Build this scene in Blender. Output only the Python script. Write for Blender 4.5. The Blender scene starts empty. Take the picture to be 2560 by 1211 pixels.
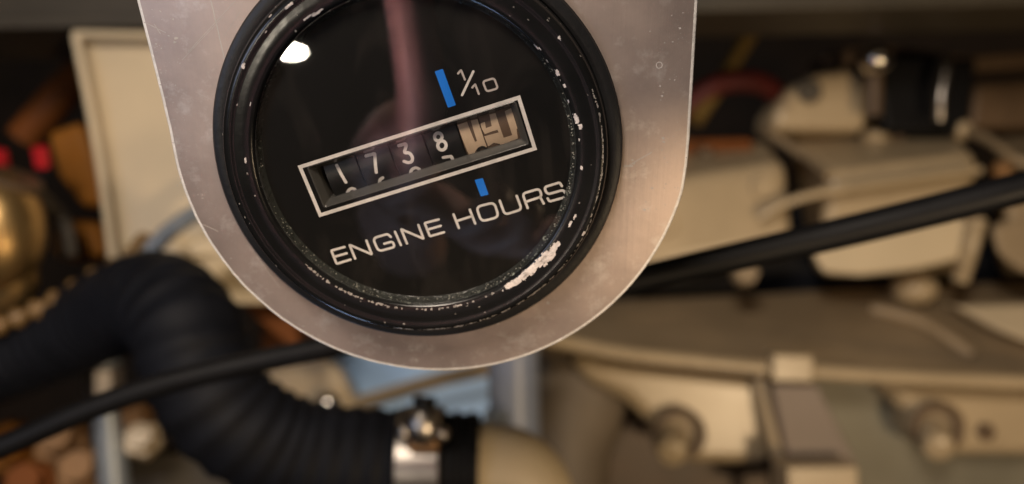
import bpy, bmesh, math, random
from mathutils import Vector, Matrix, noise
from mathutils.geometry import tessellate_polygon
random.seed(7)
MM = 0.001
scene = bpy.context.scene
C = scene.collection

# ---------------------------------------------------------------- camera
F_PX, PW, PH = 1930.0, 2560.0, 1211.0
cam_d = bpy.data.cameras.new('camera')
cam = bpy.data.objects.new('camera', cam_d); C.objects.link(cam)
cam.location = (0, 0, 0); cam.rotation_euler = (math.radians(90), 0, 0)
cam_d.sensor_width = 36.0; cam_d.lens = F_PX / PW * 36.0
cam_d.clip_start = 0.004; cam_d.clip_end = 20
cam_d.dof.use_dof = True
cam_d.dof.focus_distance = 0.1065
cam_d.dof.aperture_fstop = cam_d.lens / 2.8
scene.camera = cam

# ---------------------------------------------------------------- world and lamps
world = bpy.data.worlds.new('World'); scene.world = world; world.use_nodes = True
bg = world.node_tree.nodes['Background']
bg.inputs[0].default_value = (0.60, 0.42, 0.27, 1); bg.inputs[1].default_value = 0.014
scene.view_settings.view_transform = 'Standard'; scene.view_settings.look = 'None'
scene.view_settings.exposure = 0.0; scene.view_settings.gamma = 1.0

def area(name, loc, aim, size, power, col, size_y=None):
    d = bpy.data.lights.new(name, 'AREA'); d.energy = power; d.color = col; d.size = size * MM
    if size_y: d.shape = 'RECTANGLE'; d.size_y = size_y * MM
    else: d.shape = 'DISK'
    o = bpy.data.objects.new(name, d); C.objects.link(o)
    o.location = Vector(loc) * MM
    o.rotation_euler = (Vector(aim) - Vector(loc)).to_track_quat('-Z', 'Y').to_euler()
    return o
area('key_lamp', (-90, -200, 240), (-10, 108, 14), 130, 2.0, (1.0, .85, .70))
lw = area('low_lamp', (-197, -337, -150), (-28, 102, 25), 26, .17, (1.0, .88, .70)); lw.data.shape = 'ELLIPSE'; lw.data.size_y = 11.5 * MM
area('side_lamp', (275, -230, -200), (130, 380, -120), 70, 1.55, (1.0, .73, .44))
area('cool_plate_fill', (-430, -330, -40), (-60, 150, 10), 180, .50, (.66, .74, 1.0))  # added cool fill that tints the plate's upper left, not a real opening
area('blue_panel_fill', (-230, 250, -400), (-20, 440, -90), 150, 3.0, (.46, .66, 1.0))  # added bluish fill for the blue panel and hose, no real source there
wl = area('hand_fill', (-140, 40, -150), (-27, -6, 16), 40, .085, (1.0, .62, .66)); wl.data.spread = math.radians(30)  # added pinkish fill so the hand shows up mirrored in the glass


# ---------------------------------------------------------------- the meter's pose (mm)
AX, AY, DIST = .345, -.003, 111.3
def _Rc():
    cx, sx, cy, sy = math.cos(AX), math.sin(AX), math.cos(AY), math.sin(AY)
    ry = Matrix(((cy, 0, sy), (0, 1, 0), (-sy, 0, cy))); rx = Matrix(((1, 0, 0), (0, cx, -sx), (0, sx, cx)))
    return ry @ rx
_R = _Rc()
def _w(v): return Vector((v[0], v[2], -v[1]))       # camera (right, down, forward) -> world
POSE = Matrix((( *_w(_R @ Vector((1, 0, 0))), 0), ( *_w(_R @ Vector((0, -1, 0))), 0), ( *_w(_R @ Vector((0, 0, -1))), 0), (0, 0, 0, 1))).transposed()
POSE.translation = _w((-.12 * DIST, -.118 * DIST, DIST)) * MM

def P(px, py, d):      # the point at depth d (mm) seen at photo pixel (px, py)
    return Vector(((px - 1280) / F_PX * d, d, -(py - 605) / F_PX * d))

# ---------------------------------------------------------------- materials
def mat(name, col, rough=.5, metal=0, bump=0, bscale=400, var=.25, vscale=60, spec=.5, coat=0, col2=None, spots=None, emit=None, rv=.12):
    m = bpy.data.materials.new(name); m.use_nodes = True
    nt = m.node_tree; N = nt.nodes; Lk = nt.links; b = N['Principled BSDF']
    b.inputs['Roughness'].default_value = rough; b.inputs['Metallic'].default_value = metal
    b.inputs['Specular IOR Level'].default_value = spec; b.inputs['Coat Weight'].default_value = coat
    tc = N.new('ShaderNodeTexCoord')
    nz = N.new('ShaderNodeTexNoise'); nz.inputs['Scale'].default_value = vscale; nz.inputs['Detail'].default_value = 6; nz.inputs['Roughness'].default_value = .65
    Lk.new(tc.outputs['Object'], nz.inputs['Vector'])
    cr = N.new('ShaderNodeValToRGB'); cr.color_ramp.elements[0].position = .32; cr.color_ramp.elements[1].position = .7
    c2 = col2 or tuple(c * (1 - var) for c in col)
    cr.color_ramp.elements[0].color = (*c2, 1); cr.color_ramp.elements[1].color = (*[min(1, c * (1 + var * .5)) for c in col], 1)
    Lk.new(nz.outputs['Fac'], cr.inputs['Fac']); last = cr.outputs['Color']
    if spots:
        sc, lo, hi, scol = spots
        n2 = N.new('ShaderNodeTexNoise'); n2.inputs['Scale'].default_value = sc; n2.inputs['Detail'].default_value = 8; n2.inputs['Roughness'].default_value = .7
        Lk.new(tc.outputs['Object'], n2.inputs['Vector'])
        r2 = N.new('ShaderNodeMapRange'); r2.inputs['From Min'].default_value = lo; r2.inputs['From Max'].default_value = hi
        Lk.new(n2.outputs['Fac'], r2.inputs['Value'])
        mx = N.new('ShaderNodeMix'); mx.data_type = 'RGBA'; mx.inputs['B'].default_value = (*scol, 1)
        Lk.new(r2.outputs['Result'], mx.inputs['Factor']); Lk.new(last, mx.inputs['A']); last = mx.outputs['Result']
    Lk.new(last, b.inputs['Base Color'])
    rr = N.new('ShaderNodeMapRange'); rr.inputs['To Min'].default_value = max(0, rough - rv); rr.inputs['To Max'].default_value = min(1, rough + rv)
    Lk.new(nz.outputs['Fac'], rr.inputs['Value']); Lk.new(rr.outputs['Result'], b.inputs['Roughness'])
    if bump:
        n3 = N.new('ShaderNodeTexNoise'); n3.inputs['Scale'].default_value = bscale; n3.inputs['Detail'].default_value = 5
        Lk.new(tc.outputs['Object'], n3.inputs['Vector'])
        bp = N.new('ShaderNodeBump'); bp.inputs['Strength'].default_value = bump; bp.inputs['Distance'].default_value = .0004
        Lk.new(n3.outputs['Fac'], bp.inputs['Height']); Lk.new(bp.outputs['Normal'], b.inputs['Normal'])
    if emit:
        b.inputs['Emission Color'].default_value = (*emit[0], 1); b.inputs['Emission Strength'].default_value = emit[1]
    return m

# ---------------------------------------------------------------- builders
def obj(name, bm, m, parent=None, smooth=True, bevel=0, bseg=3, sharp=35, sub=0):
    bmesh.ops.recalc_face_normals(bm, faces=bm.faces)
    me = bpy.data.meshes.new(name); bm.to_mesh(me); bm.free()
    me.transform(Matrix.Scale(MM, 4))
    if m: me.materials.append(m)
    o = bpy.data.objects.new(name, me); C.objects.link(o)
    if smooth:
        for p in me.polygons: p.use_smooth = True
        if hasattr(me, 'set_sharp_from_angle'): me.set_sharp_from_angle(angle=math.radians(sharp))
    if parent: o.parent = parent
    if bevel:
        md = o.modifiers.new('bevel', 'BEVEL'); md.width = bevel * MM; md.segments = bseg; md.limit_method = 'ANGLE'; md.angle_limit = math.radians(30)
        md.harden_normals = True
    if sub:
        md = o.modifiers.new('sub', 'SUBSURF'); md.levels = sub; md.render_levels = sub
    return o
def tag(o, label=None, cat=None, group=None, kind=None):
    if label: o['label'] = label
    if cat: o['category'] = cat
    if group: o['group'] = group
    if kind: o['kind'] = kind
    return o
def empty(name, loc=(0, 0, 0), mtx=None):
    o = bpy.data.objects.new(name, None); C.objects.link(o); o.empty_display_size = .01
    if mtx is not None: o.matrix_world = mtx
    else: o.location = Vector(loc) * MM
    return o
def reparent_world(root):      # children authored in world coordinates keep their place under a moved empty
    for c in root.children: c.matrix_parent_inverse = root.matrix_world.inverted() if False else Matrix.Translation(-root.location)
def lathe(prof, seg=160, closed=False, bm=None, rot=None, a0=0, a1=math.tau):
    bm = bm or bmesh.new(); rings = []
    full = abs(a1 - a0 - math.tau) < 1e-6
    n = seg if full else seg + 1
    for i in range(n):
        a = a0 + (a1 - a0) * i / seg; ring = []
        for r, z in prof:
            v = Vector((r * math.cos(a), r * math.sin(a), z))
            ring.append(bm.verts.new(rot @ v if rot else v))
        rings.append(ring)
    m = len(prof)
    for i in range(n if full else n - 1):
        A, B = rings[i], rings[(i + 1) % n]
        for j in range(m if closed else m - 1):
            k = (j + 1) % m
            bm.faces.new((A[j], B[j], B[k], A[k]))
    return bm
def catmull(pts, n=8, closed=False):
    pts = [Vector(p) for p in pts]; out = []
    N_ = len(pts)
    for i in range(N_ if closed else N_ - 1):
        if closed: p0, p1, p2, p3 = pts[(i - 1) % N_], pts[i], pts[(i + 1) % N_], pts[(i + 2) % N_]
        else: p0, p1, p2, p3 = pts[max(i - 1, 0)], pts[i], pts[i + 1], pts[min(i + 2, N_ - 1)]
        for k in range(n):
            t = k / n
            out.append(.5 * ((2 * p1) + (p2 - p0) * t + (2 * p0 - 5 * p1 + 4 * p2 - p3) * t * t + (3 * p1 - p0 - 3 * p2 + p3) * t ** 3))
    if not closed: out.append(pts[-1])
    return out
def tube(pts, rad, seg=20, bm=None, cap=True):
    """rad: number or function of arc length; pts a dense polyline"""
    bm = bm or bmesh.new(); pts = [Vector(p) for p in pts]
    s = [0]
    for a, b in zip(pts, pts[1:]): s.append(s[-1] + (b - a).length)
    up = None; rings = []
    for i, p in enumerate(pts):
        t = (pts[min(i + 1, len(pts) - 1)] - pts[max(i - 1, 0)]).normalized()
        if up is None:
            up = Vector((0, 0, 1)) if abs(t.z) < .8 else Vector((0, 1, 0))
        up = (up - t * up.dot(t)).normalized(); sd = t.cross(up)
        r = rad(s[i]) if callable(rad) else rad
        rings.append([bm.verts.new(p + (up * math.cos(a) + sd * math.sin(a)) * r) for a in [math.tau * k / seg for k in range(seg)]])
    for A, B in zip(rings, rings[1:]):
        for k in range(seg): bm.faces.new((A[k], A[(k + 1) % seg], B[(k + 1) % seg], B[k]))
    if cap:
        bm.faces.new(rings[0]); bm.faces.new(rings[-1][::-1])
    return bm
def resample(pts, step):
    out = [pts[0].copy()]; acc = 0
    for a, b in zip(pts, pts[1:]):
        L = (b - a).length; t = step - acc
        while t <= L: out.append(a.lerp(b, t / L)); t += step
        acc = (acc + L) % step if L + acc >= step else acc + L
    return out
def prism(front, back=None, t=20, bm=None):
    """front: world points; back: matching points, or front pushed t mm away"""
    bm = bm or bmesh.new()
    back = back or [p + Vector((0, t, 0)) for p in front]
    A = [bm.verts.new(p) for p in front]; B = [bm.verts.new(p) for p in back]
    bm.faces.new(A); bm.faces.new(B[::-1])
    for i in range(len(A)):
        j = (i + 1) % len(A); bm.faces.new((A[j], A[i], B[i], B[j]))
    return bm
def pp(pts, d, t=20, bm=None):     # prism from photo outline at depth d
    return prism([P(x, y, d if len(q) == 0 else q[0]) for x, y, *q in pts], None, t, bm)
def cyl(c, ax, r, h, seg=40, prof=None, bm=None):
    """lathe about axis ax from centre c; prof list of (r,z)"""
    q = Vector((0, 0, 1)).rotation_difference(Vector(ax).normalized()).to_matrix()
    prof = prof or [(0, 0), (r * .9, 0), (r, r * .08), (r, h - r * .08), (r * .9, h), (0, h)]
    bm = bm or bmesh.new(); rings = []
    for i in range(seg):
        a = math.tau * i / seg
        rings.append([bm.verts.new(Vector(c) + q @ Vector((R_ * math.cos(a), R_ * math.sin(a), z))) for R_, z in prof])
    for i in range(seg):
        A, B = rings[i], rings[(i + 1) % seg]
        for j in range(len(prof) - 1): bm.faces.new((A[j], B[j], B[j + 1], A[j + 1]))
    bmesh.ops.remove_doubles(bm, verts=bm.verts, dist=1e-4)
    return bm
def ellipsoid(c, rx, ry, rz, rot=None, u=32, v=20, bm=None):
    bm = bm or bmesh.new()
    mt = Matrix.Translation(c) @ ((rot.to_4x4()) if rot else Matrix.Identity(4)) @ Matrix.Diagonal((rx, ry, rz, 1))
    bmesh.ops.create_uvsphere(bm, u_segments=u, v_segments=v, radius=1, matrix=mt); return bm
def box(c, sx, sy, sz, rot=None, bm=None):
    bm = bm or bmesh.new()
    mt = Matrix.Translation(c) @ ((rot.to_4x4()) if rot else Matrix.Identity(4)) @ Matrix.Diagonal((sx, sy, sz, 1))
    bmesh.ops.create_cube(bm, size=1, matrix=mt); return bm

def rounded(pts, r, closed=False, n=6):
    pts = [Vector((*p, 0)) for p in pts]; out = []; N_ = len(pts)
    for i, p in enumerate(pts):
        if not closed and i in (0, N_ - 1): out.append(p); continue
        a, b = pts[i - 1], pts[(i + 1) % N_]
        rr = min(r, (a - p).length * .45, (b - p).length * .45)
        p0 = p + (a - p).normalized() * rr; p1 = p + (b - p).normalized() * rr
        for k in range(n + 1):
            t = k / n; out.append(p0 * (1 - t) ** 2 + p * 2 * t * (1 - t) + p1 * t * t)
    return out
def ribbon(bm, pts, w, z, fn=None, closed=False, cap=True, th=.03):
    """flat print stroke of width w along pts; fn maps (x, y, z) to 3-D; has a top and thin sides"""
    n = len(pts); Lf, Rt = [], []
    def V(x, y, zz): return bm.verts.new(fn(x, y, zz) if fn else Vector((x, y, zz)))
    top = []; 
    for i, p in enumerate(pts):
        a = pts[(i - 1) % n] if (closed or i > 0) else p; b = pts[(i + 1) % n] if (closed or i < n - 1) else p
        d1 = (p - a).normalized() if (p - a).length > 1e-9 else None; d2 = (b - p).normalized() if (b - p).length > 1e-9 else None
        t = ((d1 or d2) + (d2 or d1)).normalized(); k = 1 / max(.5, t.dot(d2 or d1))
        nn = Vector((-t.y, t.x, 0)) * w / 2 * k
        Lf.append(p + nn); Rt.append(p - nn)
    if closed:
        l = [V(q.x, q.y, z) for q in Lf]; r = [V(q.x, q.y, z) for q in Rt]
        for i in range(n): j = (i + 1) % n; bm.faces.new((l[i], r[i], r[j], l[j]))
        return
    l = [V(q.x, q.y, z) for q in Lf]; r = [V(q.x, q.y, z) for q in Rt]
    for i in range(n - 1): bm.faces.new((l[i], r[i], r[i + 1], l[i + 1]))
    if cap:
        for end in (0, -1):
            p = pts[end]; a, b = (Lf[end], Rt[end]); c0 = a - p
            sgn = 1 if end == 0 else -1
            fan = [l[end]]
            for k in range(1, 8):
                th_ = math.pi * k / 8 * sgn
                q = p + Vector((c0.x * math.cos(th_) - c0.y * math.sin(th_), c0.x * math.sin(th_) + c0.y * math.cos(th_), 0))
                fan.append(V(q.x, q.y, z))
            fan.append(r[end]); bm.faces.new(fan)

# ================================================================ METER AND PLATE
def local_at(px, py, h):       # photo pixel -> (x, y) on the plane h mm in front of the plate
    d = Vector(((px - 1280) / F_PX, (py - 605) / F_PX, 1.)); Rt = _R.transposed()
    o = -(Rt @ Vector((-.12 * DIST, -.118 * DIST, DIST))); d = Rt @ d
    t = (-h - o.z) / d.z; q = o + d * t
    return q.x, -q.y

def scratched_metal(name):
    m = mat(name, (.52, .42, .37), col2=(.34, .275, .25), rough=.42, metal=.55, var=.12, vscale=38, bump=.04, bscale=900, spots=(210, .53, .78, (.66, .60, .56)))
    nt = m.node_tree; N = nt.nodes; L = nt.links; b = N['Principled BSDF']
    tc = N.new('ShaderNodeTexCoord'); prev = b.inputs['Normal'].links[0].from_node
    for ang, sc in ((.35, 2600), (1.25, 1800)):
        mp = N.new('ShaderNodeMapping'); mp.inputs['Rotation'].default_value = (0, 0, ang); mp.inputs['Scale'].default_value = (1, .02, 1)
        L.new(tc.outputs['Object'], mp.inputs['Vector'])
        nz = N.new('ShaderNodeTexNoise'); nz.inputs['Scale'].default_value = sc; nz.inputs['Detail'].default_value = 2
        L.new(mp.outputs['Vector'], nz.inputs['Vector'])
        bp = N.new('ShaderNodeBump'); bp.inputs['Strength'].default_value = .035; bp.inputs['Distance'].default_value = .0003
        L.new(nz.outputs['Fac'], bp.inputs['Height']); L.new(prev.outputs['Normal'], bp.inputs['Normal']); prev = bp
    L.new(prev.outputs['Normal'], b.inputs['Normal'])
    return m
M_plate = scratched_metal('worn_aluminium')
M_oxide = mat('pale_oxide', (.50, .46, .43), rough=.8, var=.2, vscale=300)
M_rub = mat('matte_black_rim', (.012, .012, .013), rough=.42, bump=.15, bscale=1500, spec=.45)
M_bez = mat('glossy_black_bezel', (.009, .009, .009), rough=.2, spec=.45, bump=.05, bscale=700)
M_dial = mat('dial_black', (.006, .0055, .005), rough=.6, spec=.15)
M_print = mat('print_white', (.78, .72, .67), rough=.6, var=.2, vscale=500)
M_dim = mat('print_grey', (.55, .48, .44), rough=.6, var=.1, vscale=500)
M_blue = mat('print_blue', (.004, .20, .80), rough=.5, var=.08, vscale=300)
M_bevel = mat('window_surround', (.07, .067, .062), rough=.22, spec=.6)
M_drum = mat('drum_black', (.010, .010, .010), rough=.4)
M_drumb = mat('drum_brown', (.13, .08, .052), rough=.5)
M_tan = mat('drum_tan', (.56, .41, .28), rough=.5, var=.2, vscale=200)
M_chip = mat('chipped_paint_white', (.74, .66, .62), rough=.55, var=.25, vscale=900, bump=.6, bscale=2500)
M_wear = mat('rubbed_grey_metal', (.42, .38, .35), rough=.5, var=.5, vscale=700, metal=.3)
M_grime = mat('glass_edge_grime', (.034, .037, .034), rough=.22, spec=.7, var=.5, vscale=500, bump=.5, bscale=1800, spots=(1100, .60, .70, (.45, .48, .40)))

plate_root = empty('mounting_plate', mtx=POSE)
tag(plate_root, 'scratched round-ended bare aluminium plate that holds the engine hour meter', 'mounting plate')
# outline of the plate: half circle below, sides going up
PX0, PY0, PR = 1.87, 1.54, 37.5
outl = [(37.6, 70), (38.35, 30), (38.55, 22), (38.7, 14), (38.85, 7), (38.97, 2), (38.93, -2)]
for i in range(0, 97):
    a = math.radians(-11 - i * (169 / 96)); outl.append((PX0 + PR * math.cos(a), PY0 + PR * math.sin(a)))
outl += [(-35.72, 3.2), (-35.9, 5), (-36.1, 7.5), (-36.75, 14), (-37.55, 21.5), (-42.6, 70)]
def plate_bm():
    bm = bmesh.new(); hole = [(26.2 * math.cos(math.tau * i / 96), 26.2 * math.sin(math.tau * i / 96)) for i in range(96)]
    def ring(inset, z):
        n = len(outl); res = []
        for i, p in enumerate(outl):
            a = Vector(outl[i - 1]); b = Vector(outl[(i + 1) % n]); t = (b - a).normalized(); nn = Vector((t.y, -t.x))   # outline runs clockwise
            q = Vector(p) + nn * inset
            w = .05 * noise.noise(Vector((p[0] * .9, p[1] * .9, 3.1)))
            res.append(bm.verts.new((q.x + w, q.y + w, z)))
        return res
    z0, z1 = -2.0, 0.0
    s = 1
    test = Vector(outl[40]) ; tt = (Vector(outl[41]) - Vector(outl[39])).normalized(); nn = Vector((tt.y, -tt.x))
    if (test + nn - Vector((PX0, PY0))).length > PR: s = -1
    rs = [ring(s * .4, z0), ring(0, z0 + .35), ring(0, z1 - .40), ring(s * .16, z1 - .12), ring(s * .55, z1)]
    n = len(outl)
    for A, B in zip(rs, rs[1:]):
        for i in range(n): j = (i + 1) % n; bm.faces.new((A[i], A[j], B[j], B[i]))
    for R_, z, hz in ((rs[-1], z1, z1), (rs[0], z0, z0)):
        H = [bm.verts.new((x, y, hz)) for x, y in hole]
        tri = tessellate_polygon([[v.co.copy() for v in R_], [v.co.copy() for v in H]])
        allv = R_ + H
        for t in tri:
            try: bm.faces.new([allv[k] for k in t])
            except ValueError: pass
        if z == z1: H1 = H
        else: H0 = H
    for i in range(96): j = (i + 1) % 96; bm.faces.new((H1[i], H1[j], H0[j], H0[i]))
    return bm
pb = obj('plate_body', plate_bm(), M_plate, plate_root, sharp=25)
M_edge = mat('worn_edge_glint', (.86, .82, .77), rough=.45, metal=.2, var=.2, vscale=400, bump=.3, bscale=1500)  # worn edge; the light it catches is put into its pale colour
pb.data.materials.append(M_edge)
for f in pb.data.polygons:
    if abs(f.normal.z) < .985: f.material_index = 1
# scratches and pale oxide flecks lying on the plate
bm = bmesh.new()
def scr(a, b, w, px=True):
    p = Vector((*local_at(*a, 0), 0)); q = Vector((*local_at(*b, 0), 0)); n = 10; pts = []
    for i in range(n + 1):
        t = i / n; v = p.lerp(q, t); v.x += .06 * noise.noise(v * .8); pts.append(v)
    ribbon(bm, pts, w, .012, cap=False)
for a, b, w in (((527, 0), (562, 150), .16), ((470, 130), (590, 0), .07), ((360, 55), (415, 82), .09), ((505, 560), (545, 578), .08), ((455, 150), (560, 40), .06), ((385, 60), (402, 85), .1), ((490, 230), (530, 250), .05), ((1570, 415), (1630, 380), .12), ((1560, 415), (1582, 415), .25),
                ((520, 345), (545, 338), .07), ((430, 356), (456, 360), .06), ((1240, 835), (1300, 850), .05), ((640, 640), (700, 720), .04), ((560, 90), (600, 30), .05)): scr(a, b, w)
tag(obj('scratch', bm, M_oxide, plate_root, smooth=False), 'pale scratches across the plate', kind='stuff')
bm = bmesh.new()
def fleck(x, y, s, z=.012):
    n = 7; vs = []
    a0 = random.random() * 6
    for i in range(n):
        a = a0 + math.tau * i / n; r = s * random.uniform(.45, 1.15); vs.append(bm.verts.new((x + r * math.cos(a), y + r * math.sin(a) * .8, z)))
    bm.faces.new(vs)
for px, py, s in ((433, 48, .22), (441, 95, .4), (437, 105, .25), (1645, 163, .0), (1658, 345, .3), (1659, 355, .28), (1655, 375, .15), (1650, 215, .2), (1655, 240, .2), (1700, 70, .2), (1625, 78, .12), (1630, 470, .28), (1665, 460, .15), (1612, 525, .3), (1370, 758, .35), (1245, 810, .2), (1030, 875, .25), (1040, 900, .3), (950, 842, .2), (390, 110, .2), (1580, 400, .2), (1585, 408, .25), (620, 445, .12)):
    if s: fleck(*local_at(px, py, 0), s)
for k in range(300):           # speckle, denser close to the right and lower edge
    a = math.radians(random.choice((random.uniform(-150, -20), random.uniform(-20, 60), random.uniform(-12, 45))))
    r = 37.0 - abs(random.gauss(0, 3.2))
    x, y = PX0 + r * math.cos(a), PY0 + r * math.sin(a)
    if a > 0: x = 37.4 - abs(random.gauss(0, 2.6)); y = PY0 + (a / .8) * 24
    if math.hypot(x, y) > 29.5: fleck(x, y, random.choice((.03, .04, .05, .07, .13)))
for k in range(160):
    y = random.uniform(-8, 26); x = -35.6 - .06 * max(0, y - 3) + abs(random.gauss(0, 2.0))
    if math.hypot(x, y) > 29.5: fleck(x, y, random.choice((.04, .06, .08, .12)))
tag(obj('oxide_fleck', bm, M_oxide, plate_root, smooth=False), 'pale oxide specks scattered on the plate', kind='stuff')
bm = bmesh.new()               # a small pale ring mark near the right edge
x, y = local_at(1648, 163, 0); ribbon(bm, [Vector((x + .42 * math.cos(math.tau * i / 20), y + .42 * math.sin(math.tau * i / 20), 0)) for i in range(20)], .12, .012, closed=True)
obj('ring_mark', bm, M_oxide, plate_root, smooth=False)

meter = empty('hour_meter', mtx=POSE)
tag(meter, 'round black gauge reading 1 7 3 8 with ENGINE HOURS in white under its glass', 'hour meter')
# rim flange, bezel
obj('rim', lathe([(26.0, .03), (28.9, .03), (29.1, .3), (29.1, 1.2), (28.8, 1.6), (28.4, 1.72), (27.5, 1.78), (27.1, 1.62), (26.9, 1.3), (26.0, 1.3)], 200, closed=True), M_rub, meter)
BEZ = [(25.8, .6), (26.75, .9), (26.8, 1.6), (26.82, 3.3), (26.7, 4.1), (26.4, 4.65), (26.0, 4.9), (25.6, 4.96), (25.3, 4.90), (25.05, 4.80), (24.8, 4.78), (24.2, 4.84), (23.5, 4.80), (23.0, 4.74), (22.6, 4.62), (22.35, 4.45), (22.25, 3.9)]
bz = obj('bezel', lathe(BEZ + [(22.25, 2.2), (25.8, .6)], 240, closed=False), M_bez, meter, sharp=50)
obj('glass_edge', lathe([(22.28, 4.05), (22.2, 4.05), (22.05, 3.75), (21.85, 3.2), (21.6, 2.88), (22.3, 2.7)], 240), M_grime, meter)
obj('case', lathe([(0, -26), (24.5, -26), (25.5, -25), (25.9, -3), (25.9, 1.0), (24, 1.2)], 96), M_rub, meter)
obj('terminal_screw', cyl((-8, 4, -26), (0, 0, -1), 2.2, 8), M_plate, meter); obj('terminal_screw', cyl((8, 4, -26), (0, 0, -1), 2.2, 8), M_plate, meter)

# worn paint chips following the bezel profile
arc = [0]
for (r0, z0), (r1, z1) in zip(BEZ, BEZ[1:]): arc.append(arc[-1] + math.hypot(r1 - r0, z1 - z0))
def on_bezel(a, s, off=.03):
    for i in range(len(arc) - 1):
        if s <= arc[i + 1] or i == len(arc) - 2:
            t = (s - arc[i]) / (arc[i + 1] - arc[i]); (r0, z0), (r1, z1) = BEZ[i], BEZ[i + 1]
            r, z = r0 + (r1 - r0) * t, z0 + (z1 - z0) * t; nx, nz = (z1 - z0), -(r1 - r0); l = math.hypot(nx, nz)
            r += off * nx / l; z += off * nz / l
            return Vector((r * math.cos(a), r * math.sin(a), z))
def s_of_r(rq):
    for i in range(len(BEZ) - 1, 0, -1):
        if BEZ[i][0] <= rq <= BEZ[i - 1][0]: return arc[i] - (rq - BEZ[i][0]) / max(1e-6, BEZ[i - 1][0] - BEZ[i][0]) * (arc[i] - arc[i - 1])
    return arc[-1]
def chip(bm, a0, a1, s0, s1, off=.035, thr=.0, seed=0, taper=True):
    L = (a1 - a0) * 24; na = max(4, int(L / .09)); ns = max(3, int((s1 - s0) / .09)); g = {}
    def keep(i, j):
        u, v = (i + .5) / na, (j + .5) / ns; a = a0 + (a1 - a0) * u; s = s0 + (s1 - s0) * v
        e = 1 - (2 * u - 1) ** 4 if taper else 1
        d = 1 - abs(2 * v - 1)
        nn = noise.fractal(Vector((a * 24 * 1.1, s * 1.6, seed)), 1.0, 2.0, 4)
        return d * e + nn * .7 > .38 + thr
    for i in range(na):
        for j in range(ns):
            if keep(i, j):
                q = []
                for di, dj in ((0, 0), (1, 0), (1, 1), (0, 1)):
                    k = (i + di, j + dj)
                    if k not in g: g[k] = bm.verts.new(on_bezel(a0 + (a1 - a0) * k[0] / na, s0 + (s1 - s0) * k[1] / ns, off))
                    q.append(g[k])
                bm.faces.new(q)
bm = bmesh.new(); rd = math.radians
def chip_px(px, py, h, wa, ws, seed, thr=0):
    x, y = local_at(px, py, h); a = math.atan2(y, x); r = math.hypot(x, y); r = min(26.7, max(22.36, r)); s = s_of_r(r)
    chip(bm, a - wa / r / 2, a + wa / r / 2, max(.4, s - ws / 2), min(arc[-1] - .02, s + ws / 2), seed=seed, thr=thr)
SR = s_of_r
# the long flake low on the right, in three overlapping stretches
chip(bm, rd(-59), rd(-47), SR(23.6), SR(22.6), seed=1, thr=-.25); chip(bm, rd(-50), rd(-38), SR(23.8), SR(22.55), seed=2, thr=-.25); chip(bm, rd(-42), rd(-31), SR(24.3), SR(22.7), seed=3, thr=-.12)
for k, (px, py, wa, ws, th) in enumerate(((1395, 182, .9, .9, -.1), (1411, 215, .5, .4, -.1), (1407, 260, .5, .3, 0), (1440, 295, 1.6, .7, -.1), (1450, 318, .8, .7, -.1), (1399, 97, .7, .5, -.1), (1454, 420, .6, .35, 0), (1425, 560, 1.2, .35, 0), (1437, 543, 1.0, .35, 0), (1458, 583, .9, .6, 0), (1481, 594, .5, .5, 0),
        (794, 31, 1.9, .5, -.1), (768, 44, 1.4, .4, 0), (723, 14, 1.6, .5, 0), (610, 163, .9, .45, -.1), (626, 260, .6, .3, 0), (614, 402, .9, .45, -.1), (665, 80, .5, .3, 0), (676, 40, .5, .3, 0), (1448, 350, .4, .3, 0), (1340, 118, .9, .3, .1), (1350, 122, .5, .3, .1), (1366, 155, .5, .3, .1))):
    chip_px(px, py, 4.8, wa, ws, 10 + k, th)
tag(obj('worn_paint', bm, M_chip, meter, smooth=False), 'white chips where the black paint has flaked off the bezel', kind='stuff')
bm = bmesh.new()
for k in range(130):           # broken line of wear along the crest
    a = rd(random.uniform(-100, 22)); d = math.degrees(a)
    w = random.uniform(.15, .9) * (1.5 if d < -40 else .8); s = SR(26.15 if d < -20 else 25.9) + random.uniform(-.06, .06); h = random.uniform(.06, .17)
    chip(bm, a, a + w / 26, s - h, s + h, seed=50 + k, thr=.06)
for k in range(60):           # crumbs at the lip over the glass
    a = rd(random.uniform(-140, -62)); chip(bm, a, a + random.uniform(.15, .6) / 23, SR(22.9) - random.uniform(.1, .3), SR(22.8) + .1, seed=300 + k, thr=.1)
for k in range(60):
    a = rd(random.uniform(0, 360)); s = random.uniform(2.5, arc[-1] - .3); w = random.uniform(.12, .3); chip(bm, a, a + w / 25, s, s + w, seed=400 + k, thr=.1)
tag(obj('edge_wear', bm, M_wear, meter, smooth=False), 'dull grey wear along the crest of the bezel', kind='stuff')
bm = bmesh.new()               # gritty residue round the inner edge of the glass
for k in range(220):
    a = rd(random.choice((random.uniform(-165, -60), random.uniform(-60, 15), random.uniform(-180, 40)))); t = random.random()
    r = 22.1 - .4 * t; z = 3.98 - 1.05 * t; s = random.choice((.04, .05, .07, .11))
    ellipsoid((r * math.cos(a), r * math.sin(a), z), s * random.uniform(.7, 1.4), s, s * .5, u=6, v=4, bm=bm)
tag(obj('grit', bm, mat('pale_grit', (.42, .41, .36), rough=.5, var=.4, vscale=900), meter), 'pale grit stuck round the edge of the glass', kind='stuff')

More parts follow.
